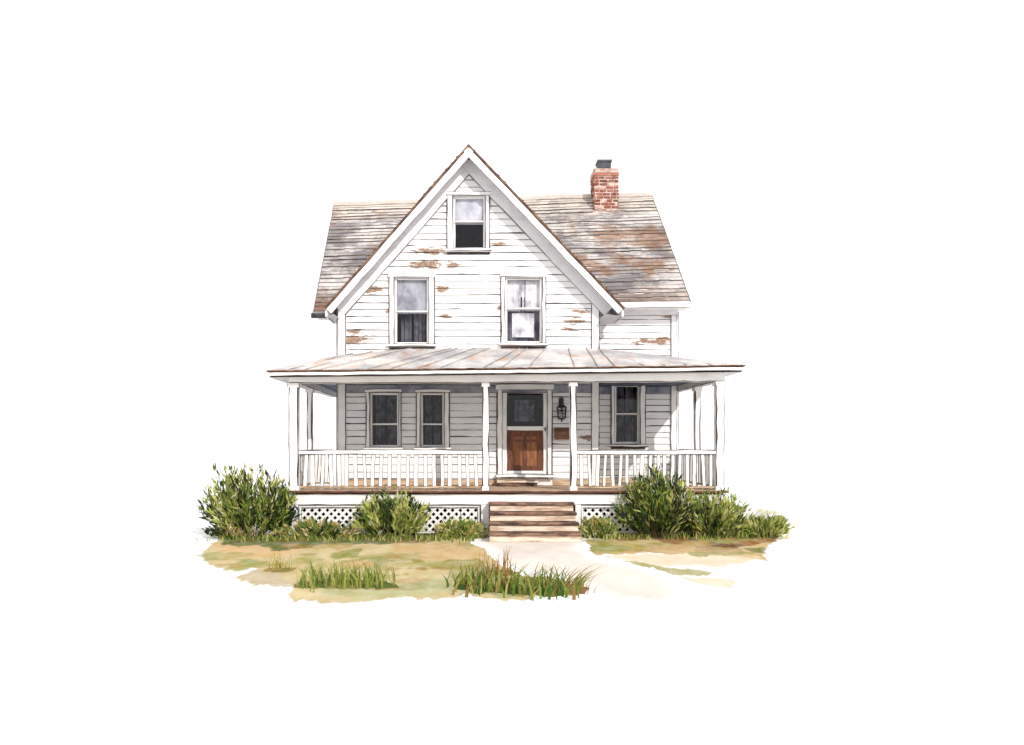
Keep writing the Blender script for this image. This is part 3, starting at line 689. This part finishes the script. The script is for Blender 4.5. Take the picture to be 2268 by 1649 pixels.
# standing seams
def seam(p, q): pr.beam(p + Vector((0, 0, .012)), q + Vector((0, 0, .012)), .026, .03, (1, 0, 0), ch=.009, wob=.014, me=1, seg=.5)
for px in (600, 655, 710, 760, 805): pass
seams = [s_ for k_, s_ in enumerate([(.115, .02), (.165, .1), (.21, .2), (.255, .26), (.305, .34), (.35, .42), (.40, .5), (.445, .555), (.49, .62), (.545, .685), (.60, .76), (.65, .84), (.69, .92), (.735, .985)]) if k_ not in (1, 6, 10)]
for te, th in seams: seam(eL.lerp(eR, te + random.uniform(-.012, .012)), hL.lerp(hR, min(1, th + random.uniform(-.03, .03))))
for t, p in ((.045, .25), (.08, .6)): seam(eL.lerp(eR, t), cLw.lerp(hL, p * .8))
for t, p in ((.79, .1), (.835, .3), (.88, .55), (.93, .8)): seam(eL.lerp(eR, t), wR0.lerp(cRw, p))
# rolled lower edge
pr.beam(eL + Vector((0, -.01, -.012)), eR + Vector((0, -.01, -.012)), .028, .05, (0, 0, 1), ch=.012, wob=.006, mi=1, me=1, seg=.12)
for e_, b_ in ((eL, bL), (eR, bR)): pr.beam(e_ + Vector((0, 0, -.012)), b_ + Vector((0, 0, -.012)), .028, .05, (0, 0, 1), ch=.008, mi=1, me=1)
proof = pr.build('porch_roof', ['tin', 'brown_edge'], H)
PX0, PX1 = -3.88, 5.52          # post lines
zbl, zbr = at(0, 849, 0).z, at(0, 845, 0).z
b = MB(); dz = Vector((0, 0, -.085)); b.beam(eL + Vector((.02, .03, -.075)), eR + Vector((-.02, .03, -.075)), .085, .04, (0, 0, 1), ch=.012)
for e_, b_, s in ((eL, bL, 1), (eR, bR, -1)): b.beam(e_ + Vector((s * .03, .05, -.085)), b_ + Vector((s * .03, 0, -.085)), .11, .04, (0, 0, 1), ch=.012)
b.build('fascia', T2, proof)
b = MB(); zc = .145                       # sloping soffit from fascia to beam
oL, oR = Vector((PX0 - .1, -.1, zbl + .17)), Vector((PX1 + .1, -.1, zbr + .17))
b.face([eL + Vector((.03, .05, -zc)), eR + Vector((-.03, .05, -zc)), oR, oL])
b.face([eL + Vector((.03, .05, -zc)), oL, Vector((PX0 - .1, SB, zbl + .17)), bL + Vector((.03, 0, -zc))])
b.face([eR + Vector((-.03, .05, -zc)), bR + Vector((-.03, 0, -zc)), Vector((PX1 + .1, SB, zbr + .17)), oR])
b.build('soffit', 'frieze', proof)
b = MB(); b.beam((PX0 - .1, 0, zbl + .1), (PX1 + .1, 0, zbr + .1), .2, .2, (0, 0, 1), ch=.012); b.build('porch_beam', T2, proof)
for px_, zb_, s in ((PX0, zbl, 1), (PX1, zbr, -1)):
    b = MB(); b.beam((px_, .1, zb_ + .1), (px_, SB, zb_ + .1), .2, .2, (0, 0, 1), ch=.012); b.build('porch_beam', ['soffit', 'edge'], proof)
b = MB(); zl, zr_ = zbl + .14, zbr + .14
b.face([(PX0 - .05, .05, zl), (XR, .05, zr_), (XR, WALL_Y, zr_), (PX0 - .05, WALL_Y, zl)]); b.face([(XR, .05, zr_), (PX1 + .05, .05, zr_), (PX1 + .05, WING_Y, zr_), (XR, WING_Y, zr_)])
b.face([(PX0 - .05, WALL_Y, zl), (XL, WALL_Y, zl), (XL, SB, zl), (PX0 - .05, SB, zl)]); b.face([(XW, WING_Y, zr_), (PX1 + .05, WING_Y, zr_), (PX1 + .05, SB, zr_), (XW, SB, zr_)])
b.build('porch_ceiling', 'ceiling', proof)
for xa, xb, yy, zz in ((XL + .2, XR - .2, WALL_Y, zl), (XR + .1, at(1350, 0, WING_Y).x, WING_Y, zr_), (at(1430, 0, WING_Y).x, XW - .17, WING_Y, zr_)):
    b = MB(); b.beam((xa, yy - .06, zz - .11), (xb, yy - .06, zz - .11), .2, .05, (0, 0, 1), ch=.008); b.build('porch_shade_strip', ['bluegrey', 'groove'], H)  # added strip, coloured as the blue shade along the wall top
# porch deck
b = MB(); nb = 70
for k in range(nb):
    xa, xb = PX0 - .17 + (PX1 - PX0 + .34) * k / nb, PX0 - .17 + (PX1 - PX0 + .34) * (k + 1) / nb
    yb = WALL_Y - .001 if xb < XR else WING_Y - .001
    b.box((xa + .003, -.16 + random.uniform(-.008, .008), DECK - .045), (xb - .003, yb, DECK - random.uniform(0, .004)), 0)
b.beam((PX0 - .16, -.155, DECK - .03), (PX1 + .16, -.155, DECK - .03), .05, .04, (0, 0, 1), ch=.015, wob=.006, mi=1, me=1)
b.build('porch_deck', ['deckwood', 'deckedge'], H)
b = MB(); sx0, sx1 = at(1084, 0, -.1).x, at(1270, 0, -.1).x
b.beam((PX0 - .08, -.05, DECK - .195), (PX1 + .08, -.05, DECK - .195), .25, .06, (0, 0, 1), ch=.012)
for x_ in (PX0 - .05, PX1 + .05): b.beam((x_, 0, DECK - .195), (x_, WALL_Y, DECK - .195), .25, .06, (0, 0, 1), ch=.012)
b.build('rim_board', T2, H)
# posts
def post(x, y, wd, top, name='porch_post'):
    b = MB(); b.beam((x, y, DECK), (x, y, top), wd, wd, (1, 0, 0), ch=.024, wob=.009, taper=1.0)
    b.beam((x, y, top - .09), (x, y, top), wd + .05, wd + .05, (1, 0, 0), ch=.012); b.beam((x, y, DECK), (x, y, DECK + .09), wd + .03, wd + .03, (1, 0, 0), ch=.012)
    return b.build(name, T2, H)
def ztop(x): return zbl + (zbr - zbl) * (x - PX0) / (PX1 - PX0)
post(PX0, 0, .22, zbl); post(PX1, 0, .19, zbr); post(at(1075, 0, 0).x, 0, .155, ztop(.35)); post(at(1269, 0, 0).x, 0, .155, ztop(2.3))
post(PX0, 1.75, .14, zbl); post(PX1, 1.75, .15, zbr)
# railings
def railing(p, q, n, ra=.085):
    p, q = Vector(p), Vector(q); a = (q - p).normalized(); u = a.orthogonal()
    side = Vector((-a.y, a.x, 0))
    b = MB(); b.beam(p + Vector((0, 0, .84)), q + Vector((0, 0, .84)), .105, .12, (0, 0, 1), ch=.014, wob=.005)
    r = b.build('railing', T2, H)
    b = MB(); b.beam(p + Vector((0, 0, .07)), q + Vector((0, 0, .07)), .05, .06, (0, 0, 1), ch=.012); b.build('bottom_rail', ['deckwood', 'edge'], r)
    for k in range(n):
        c = p.lerp(q, (k + .65 + random.uniform(-.12, .12)) / (n + .3)); j = random.uniform(-.022, .022)
        b = MB(); b.beam(c + Vector((0, 0, .045)) + a * j, c + Vector((0, 0, .79)) - a * j, ra * random.uniform(.8, 1.15), .035, a, ch=.017, wob=.007, seg=.2); b.build('baluster', T2, r)
lx = at(1075, 0, 0).x; rx_ = at(1269, 0, 0).x
railing((PX0 + .11, -.02, DECK), (lx - .08, -.02, DECK), 21); railing((rx_ + .08, -.02, DECK), (PX1 - .1, -.02, DECK), 18)
railing((PX0, .11, DECK), (PX0, 1.68, DECK), 8); railing((PX1, .1, DECK), (PX1, 1.68, DECK), 8); railing((PX1, 1.84, DECK), (PX1, 3.6, DECK), 9); railing((PX0 + .08, 1.78, DECK), (XL - .09, 1.78, DECK), 5, .1)
# skirt piers and lattice
def px0(v): return at(v, 0, 0).x
piers = [(PX0 - .02, .26), (px0(1073), .2), (px0(1279), .14), (PX1 + .02, .2), (px0(865), .16), (px0(1440), .16)]
for x_, w_ in piers:
    b = MB(); b.beam((x_, -.02, 0), (x_, -.02, DECK - .32), w_, .12, (1, 0, 0), ch=.012); b.build('skirt_post', T2, H)
def lattice(xa, xb, za, zb):
    b = MB()
    b.beam((xa, .0, zb - .03), (xb, .0, zb - .03), .06, .04, ch=.009); b.beam((xa, .0, za + .03), (xb, .0, za + .03), .06, .04, ch=.009)
    for x_ in (xa + .025, xb - .025): b.beam((x_, .002, za), (x_, .002, zb), .05, .036, ch=.009)
    lp = b.build('lattice_panel', T2, H)
    m = MB(); st = .17; w_ = .054; hgt = zb - za
    for s, yy in ((1, .032), (-1, .042)):
        k = xa - hgt - .2
        while k < xb + hgt + .2:
            # line x = k + s*(z-za) clipped to the panel
            t0, t1 = 0, hgt
            f = lambda t: k + s * t
            if s > 0: t0 = max(t0, xa - k); t1 = min(t1, xb - k)
            else: t0 = max(t0, k - xb); t1 = min(t1, k - xa)
            if t1 - t0 > .03: m.beam((f(t0), yy, za + t0), (f(t1), yy, za + t1), w_ * random.uniform(.85, 1.15), .009, (1, 0, -s), ch=.002, wob=.003, me=0)
            k += st
    m.build('lattice_strip', 'trim', lp)
ps = sorted(piers)
for (a, wa), (c, wc) in zip(ps, ps[1:]):
    if abs(a - px0(1073)) < .01: continue
    lattice(a + wa / 2, c - wc / 2, .04, DECK - .325)
b = MB(); b.face([(PX0, .5, 0), (PX1, .5, 0), (PX1, .5, DECK - .06), (PX0, .5, DECK - .06)]); b.build('underporch_shade', 'dark', H)  # dark sheet painted as the shade beneath the porch
# steps
b0 = MB(); xs0, xs1 = at(1085, 0, -.3).x, at(1268, 0, -.3).x
tz = [.75, .563, .375, .188]
st = bpy.data.objects.new('front_steps', None); C.objects.link(st); st.parent = H; st.location = (0, -4.2, 0)
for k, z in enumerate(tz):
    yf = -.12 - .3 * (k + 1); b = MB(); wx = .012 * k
    b.beam((xs0 - .02 - wx, yf + .16, z - .024), (xs1 + .02 + wx, yf + .16, z - .028), .056, .36, (0, 0, 1), ch=.018, wob=.006, seg=.25); b.build('tread', ['nose', 'nose'], st)  # dark tread colour also draws the shadow line at each nosing
    b = MB(); zb = tz[k + 1] if k < 3 else 0
    b.beam((xs0 - wx, yf + .045, (z - .05 + zb) / 2), (xs1 + wx, yf + .045, (z - .05 + zb) / 2), z - .05 - zb - .006, .025, (0, 0, 1), ch=.012, wob=.004); b.build('riser', ['riser', 'nose'], st)
for x_ in (xs0 + .015, xs1 - .015):
    b = MB()
    for k, z in enumerate(tz):
        yf = -.12 - .3 * (k + 1); b.box((x_ - .02, yf + .06, 0), (x_ + .02, yf + .359, z - .05))
    b.build('stringer', 'nose', st)

# ------------------------------------------------------------------ fittings on the porch
ly = WALL_Y - .15; c = at(1243.5, 0, ly)
zt, zb = at(0, 882, ly).z, at(0, 932, ly).z; hh = zt - zb
L = thing('wall_lantern', 'black iron lantern with clear panes hanging beside the front door', 'lantern', (c.x, WALL_Y - .04, zb))
b = MB(); b.box((c.x - .06, WALL_Y - .06, zt - .16), (c.x + .06, WALL_Y - .034, zt + .02)); b.tube([(c.x, WALL_Y - .05, zt - .02), (c.x, WALL_Y - .11, zt + .02), (c.x, ly, zt), (c.x, ly, zt - .14)], .016, .014, 6); b.build('bracket', 'iron', L)
b = MB(); b.lathe(c.x, ly, [(.03, zt - .10), (.05, zt - .12), (.05, zt - .15), (.13, zt - .21), (.135, zt - .225)], 6); b.build('lantern_roof', 'iron', L)
b = MB(); b.lathe(c.x, ly, [(.02, zb - .02), (.025, zb + .03), (.10, zb + .05), (.10, zb + .075)], 6)
for k in range(6):
    a = 2 * math.pi * k / 6 + math.pi / 6
    b.tube([(c.x + .095 * math.cos(a), ly + .095 * math.sin(a), zb + .06), (c.x + .122 * math.cos(a), ly + .122 * math.sin(a), zt - .215)], .013, .013, 5)
for z_, r_ in ((zb + .19, .11), (zb + .27, .115)):
    b.tube([(c.x + r_ * math.cos(2 * math.pi * k / 6 + math.pi / 6), ly + r_ * math.sin(2 * math.pi * k / 6 + math.pi / 6), z_) for k in range(7)], .009, .009, 5)
b.build('cage', 'iron', L)
b = MB(); b.lathe(c.x, ly, [(.09, zb + .07), (.112, zt - .225)], 6); b.build('lantern_glass', 'glass', L)
b = MB(); b.lathe(c.x, ly, [(.022, zb + .075), (.022, zb + .2), (.012, zb + .23)], 8); b.build('candle', 'curtain', L)

x0, x1, z0, z1 = rect(WALL_Y, 1226, 1260, 946, 973)
MBX = thing('mailbox', 'small brown wooden mailbox fixed to the wall under the lantern', 'mailbox', ((x0 + x1) / 2, WALL_Y - .04, z0))
b = MB(); b.beam(((x0 + x1) / 2, WALL_Y - .095, z0), ((x0 + x1) / 2, WALL_Y - .095, z1 - .09), x1 - x0 - .02, .115, (1, 0, 0), ch=.012); b.build('box', ['boxwood', 'nose'], MBX)
b = MB(); b.face([(x0, WALL_Y - .17, z1 - .1), (x1, WALL_Y - .17, z1 - .1), (x1, WALL_Y - .036, z1), (x0, WALL_Y - .036, z1)]); b.face([(x0, WALL_Y - .17, z1 - .125), (x1, WALL_Y - .17, z1 - .125), (x1, WALL_Y - .17, z1 - .1), (x0, WALL_Y - .17, z1 - .1)], 1)
b.face([(x0, WALL_Y - .17, z1 - .125), (x0, WALL_Y - .17, z1 - .1), (x0, WALL_Y - .036, z1), (x0, WALL_Y - .036, z1 - .125)]); b.face([(x1, WALL_Y - .17, z1 - .125), (x1, WALL_Y - .17, z1 - .1), (x1, WALL_Y - .036, z1), (x1, WALL_Y - .036, z1 - .125)]); b.build('lid', ['boxwood', 'nose'], MBX)

# ------------------------------------------------------------------ shrubs and grass
def g_(r, g, b_): return sl(r, g, b_, .88)
LIGHT = [g_(188, 190, 100), g_(204, 202, 128), g_(170, 180, 84), g_(212, 206, 140)]
MID = [g_(130, 150, 62), g_(108, 134, 52), g_(154, 158, 74), g_(94, 120, 46)]
DARK = [g_(50, 74, 30), g_(34, 50, 28), g_(62, 74, 28), g_(28, 38, 32)]
STRAW = [g_(200, 178, 108), g_(182, 152, 84), g_(214, 204, 158)]
def shrub(name, label, cat, px, Y, rw, rd, h, n_stem, n_leaf, pal, ll=(.10, .32), lw=(.024, .085), seed=0, lean=0, group=None, stems=True):
    rnd = random.Random(seed); X = (px - VX) * (D + Y) / FPX
    t = thing(name, label, cat, (X, Y, 0), group)
    fo, stb = MB(), MB(); per = max(1, n_leaf // n_stem)
    for s in range(n_stem):
        a = rnd.uniform(0, 2 * math.pi); q = rnd.random() ** .6
        tip = Vector((math.cos(a) * q * rw + lean * rnd.random(), math.sin(a) * q * rd, h * (math.sqrt(max(0, 1 - (q * .93) ** 2)) * (rnd.uniform(.72, 1.0) if rnd.random() < .78 else rnd.uniform(1.0, 1.14)) + .04)))
        base = Vector((tip.x * .35, tip.y * .4, 0)); mid = (base + tip) / 2 + Vector((tip.x * .12, 0, -.02 + h * .04)); L = (tip - base).length
        cl = rnd.random(); clump = pal[0] if cl < pal[3] else (pal[1] if cl < pal[4] else pal[2])
        def pt(u): return base.lerp(mid, u).lerp(mid.lerp(tip, u), u)
        if stems and s % 2 == 0:
            stb.tube([Vector((X, Y, 0)) + pt(u) for u in (0, .35, .7, 1)], .011, .004, 4)
        for k in range(per):
            u = rnd.uniform(.08, 1.0) ** .75; p = pt(u); ax = (pt(min(1, u + .05)) - pt(max(0, u - .05))).normalized()
            dr = (ax + Vector((rnd.gauss(0, .40), rnd.gauss(0, .40), rnd.gauss(.02, .3)))).normalized()
            l_ = rnd.uniform(*ll) * (1.1 - .35 * u); w_ = rnd.uniform(*lw) * (1.1 - .4 * u)
            p = p + Vector((rnd.gauss(0, .035), rnd.gauss(0, .035), rnd.gauss(0, .03)))
            if p.z < .0: p.z = rnd.uniform(.01, .06)
            sd_ = dr.cross(Vector((rnd.gauss(0, 1), rnd.gauss(-1, .8), rnd.gauss(0, 1)))).normalized()
            col = rnd.choice(clump); v = rnd.uniform(.75, 1.25); col = (col[0] * v, col[1] * v, col[2] * v, 1)
            o = Vector((X, Y, 0)) + p; nn = dr.cross(sd_) * (w_ * .35)
            e = o + dr * l_
            if e.z < .005: e.z = .02
            m1 = o + dr * l_ * .45
            if rnd.random() < .02: col = (.62, .62, .5, 1)
            fo.face([o, m1 + sd_ * w_ / 2 + nn, e], 0, col); fo.face([o, e, m1 - sd_ * w_ / 2 + nn], 0, col)
    fo.build('foliage', 'leaf', t)
    if stems: stb.build('stem', 'stem', t)
    return t
def clump(name, label, cat, pts, n, h, pal, seed, wdt=(.012, .03), spread=.3, jit=(.25, .2), group=None, tilt=(0, 0)):
    rnd = random.Random(seed); b = MB(); cx = sum(p[0] for p in pts) / len(pts); cy = sum(p[1] for p in pts) / len(pts)
    for _ in range(n):
        p = rnd.choice(pts); X, Y = p[0] + rnd.gauss(0, jit[0]), p[1] + rnd.gauss(0, jit[1])
        H_ = h * rnd.uniform(.45, 1.15); bx, by = rnd.gauss(tilt[0], spread), rnd.gauss(tilt[1], spread); w_ = rnd.uniform(*wdt)
        a = rnd.uniform(0, 3.14); sx, sy = math.cos(a) * w_ / 2, math.sin(a) * w_ / 2 * .5
        col = rnd.choice(pal); v = rnd.uniform(.75, 1.25); col = (col[0] * v, col[1] * v, col[2] * v, 1)
        prev = None
        for k in range(4):
            u = k / 3; c_ = Vector((X + bx * H_ * u * u, Y + by * H_ * u * u, .004 + H_ * (u - .12 * u * u))); f = (1 - u) * .9 + .1
            cur = (c_ - Vector((sx, sy, 0)) * f, c_ + Vector((sx, sy, 0)) * f)
            if prev: b.face([prev[0], prev[1], cur[1], cur[0]], 0, col)
            prev = cur
    for p in (pts if len(pts) < 20 else ()):       # the sod the blades grow from
        rx, ry = rnd.uniform(.17, .26), rnd.uniform(.2, .38); n = 14; col = rnd.choice(pal); ring = []
        col = (col[0] * .9, col[1] * .75, col[2] * .8, 1)
        for k in range(n): a = 2 * math.pi * k / n; r = rnd.uniform(.7, 1.2); ring.append((p[0] + rx * r * math.cos(a), p[1] + ry * r * math.sin(a), .004))
        for k in range(n): b.face([ring[k], ring[(k + 1) % n], (p[0], p[1], .03)], 0, col)
    o = b.build(name, 'leaf'); o['label'] = label; o['category'] = cat
    if group: o['group'] = group
    return o
GS = 'shrubs growing along the porch'
shrub('shrub', 'tall spiky green shrub at the left end of the porch', 'shrub', 555, -.35, 1.08, .8, 1.46, 130, 2600, (LIGHT, MID, DARK, .38, .70), seed=1, lean=-.12, group=GS)
shrub('shrub', 'low shrub with shade dark leaves between the tall left shrub and the corner post', 'shrub', 618, -.15, .32, .4, 1.12, 50, 1300, (MID, DARK, DARK, .35, .6), seed=2, group=GS)  # dark leaves put in for the shade beside the corner post
shrub('shrub', 'bushy green shrub in front of the lattice left of the steps', 'shrub', 868, -.55, .86, .5, .93, 100, 1900, (LIGHT, MID, DARK, .4, .74), seed=3, group=GS)
shrub('shrub', 'large dark green shrub in front of the right hand railing', 'shrub', 1460, -.45, .92, .6, 1.36, 130, 2500, (LIGHT, MID, DARK, .25, .60), seed=4, group=GS)
shrub('shrub', 'pale topped leafy shrub below the right corner post', 'shrub', 1575, -.35, .78, .6, .88, 90, 1300, (LIGHT, MID, DARK, .45, .88), seed=5, lean=.25, group=GS)
shrub('shrub', 'low olive shrub beside the left edge of the steps', 'shrub', 1020, -.5, .62, .3, .36, 60, 900, (LIGHT, MID, STRAW, .35, .8), ll=(.08, .18), seed=6, group=GS)
shrub('shrub', 'low olive shrub beside the right edge of the steps', 'shrub', 1325, -.5, .46, .3, .42, 50, 800, (LIGHT, MID, STRAW, .4, .8), ll=(.08, .18), seed=7, group=GS)
shrub('shrub', 'straggly straw and green weeds under the leftmost lattice', 'shrub', 705, -.55, 1.0, .3, .34, 80, 1100, (STRAW, MID, DARK, .4, .8), ll=(.08, .2), seed=8, group=GS)
shrub('shrub', 'low golden brown shrub at the foot of the tall left shrub', 'shrub', 510, -.6, .5, .3, .34, 40, 800, (STRAW, MID, DARK, .5, .85), ll=(.08, .2), seed=9, group=GS)
shrub('shrub', 'low green shrub spreading to the far right of the porch', 'shrub', 1690, -.3, .55, .5, .36, 60, 800, (LIGHT, MID, MID, .45, .95), seed=10, group=GS)
def gp(px, py): return ((px - VX) * EYE / (py - VY), EYE * FPX / (py - VY) - D)
GG = 'grass clumps on the front lawn'
clump('grass_clump', 'row of upright green grass blades on the lawn left of the path', 'grass clump', [gp(x, 1292 + random.uniform(-3, 6)) for x in range(680, 860, 12)], 210, .36, [g_(134, 148, 58), g_(98, 126, 44), g_(168, 166, 90), g_(150, 150, 76)], 11, spread=.28, jit=(.12, .2), group=GG, wdt=(.02, .045))
clump('grass_clump', 'broad dark green grass clump beside the foot of the path', 'grass clump', [gp(x, y) for x, y in ((1030, 1300), (1060, 1306), (1090, 1304), (1130, 1308), (1160, 1310), (1190, 1312), (1220, 1312), (1245, 1310))], 340, .36, [g_(100, 128, 42), g_(142, 148, 66), g_(64, 102, 32), g_(166, 158, 92), g_(146, 116, 66)], 12, spread=.4, jit=(.12, .25), group=GG, wdt=(.025, .055), tilt=(.1, 0))
clump('grass_clump', 'slanting dry grass tuft at the tip of the dark clump', 'grass clump', [gp(x, y) for x, y in ((1258, 1309), (1268, 1307), (1280, 1304))], 60, .36, [g_(160, 130, 80), g_(120, 130, 55), g_(170, 150, 95)], 13, spread=.25, jit=(.08, .15), group=GG, tilt=(.8, 0), wdt=(.018, .04))
clump('grass_clump', 'thin straw coloured grass tuft on the left of the lawn', 'grass clump', [gp(620, 1262), gp(630, 1262)], 26, .36, [g_(180, 160, 85), g_(150, 150, 70)], 14, spread=.45, jit=(.08, .08), group=GG)
clump('grass_clump', 'brown seeding grass tuft behind the dark green clump', 'grass clump', [gp(1085, 1272), gp(1112, 1268)], 50, .42, [g_(165, 120, 60), g_(150, 125, 70)], 15, spread=.12, jit=(.08, .1), group=GG)
clump('grass_clump', 'tall loose green grass to the right of the porch', 'grass clump', [gp(x, 1186) for x in range(1600, 1720, 12)], 260, .62, [g_(130, 145, 70), g_(160, 165, 100), g_(95, 120, 50), g_(185, 180, 120)], 16, spread=.4, jit=(.15, .3), group=GG, tilt=(.25, 0), wdt=(.025, .05))
pts = [gp(x, 1194 + random.uniform(-4, 4)) for x in range(480, 1080, 10)] + [gp(x, 1190 + random.uniform(-4, 4)) for x in range(1285, 1700, 10)]
sk = clump('grass', 'short rough grass along the foot of the porch', 'grass', pts, 1500, .17, [g_(112, 138, 48), g_(156, 162, 76), g_(196, 184, 112), g_(86, 112, 42)], 17, spread=.4, jit=(.12, .2), wdt=(.02, .04))
sk['kind'] = 'stuff'
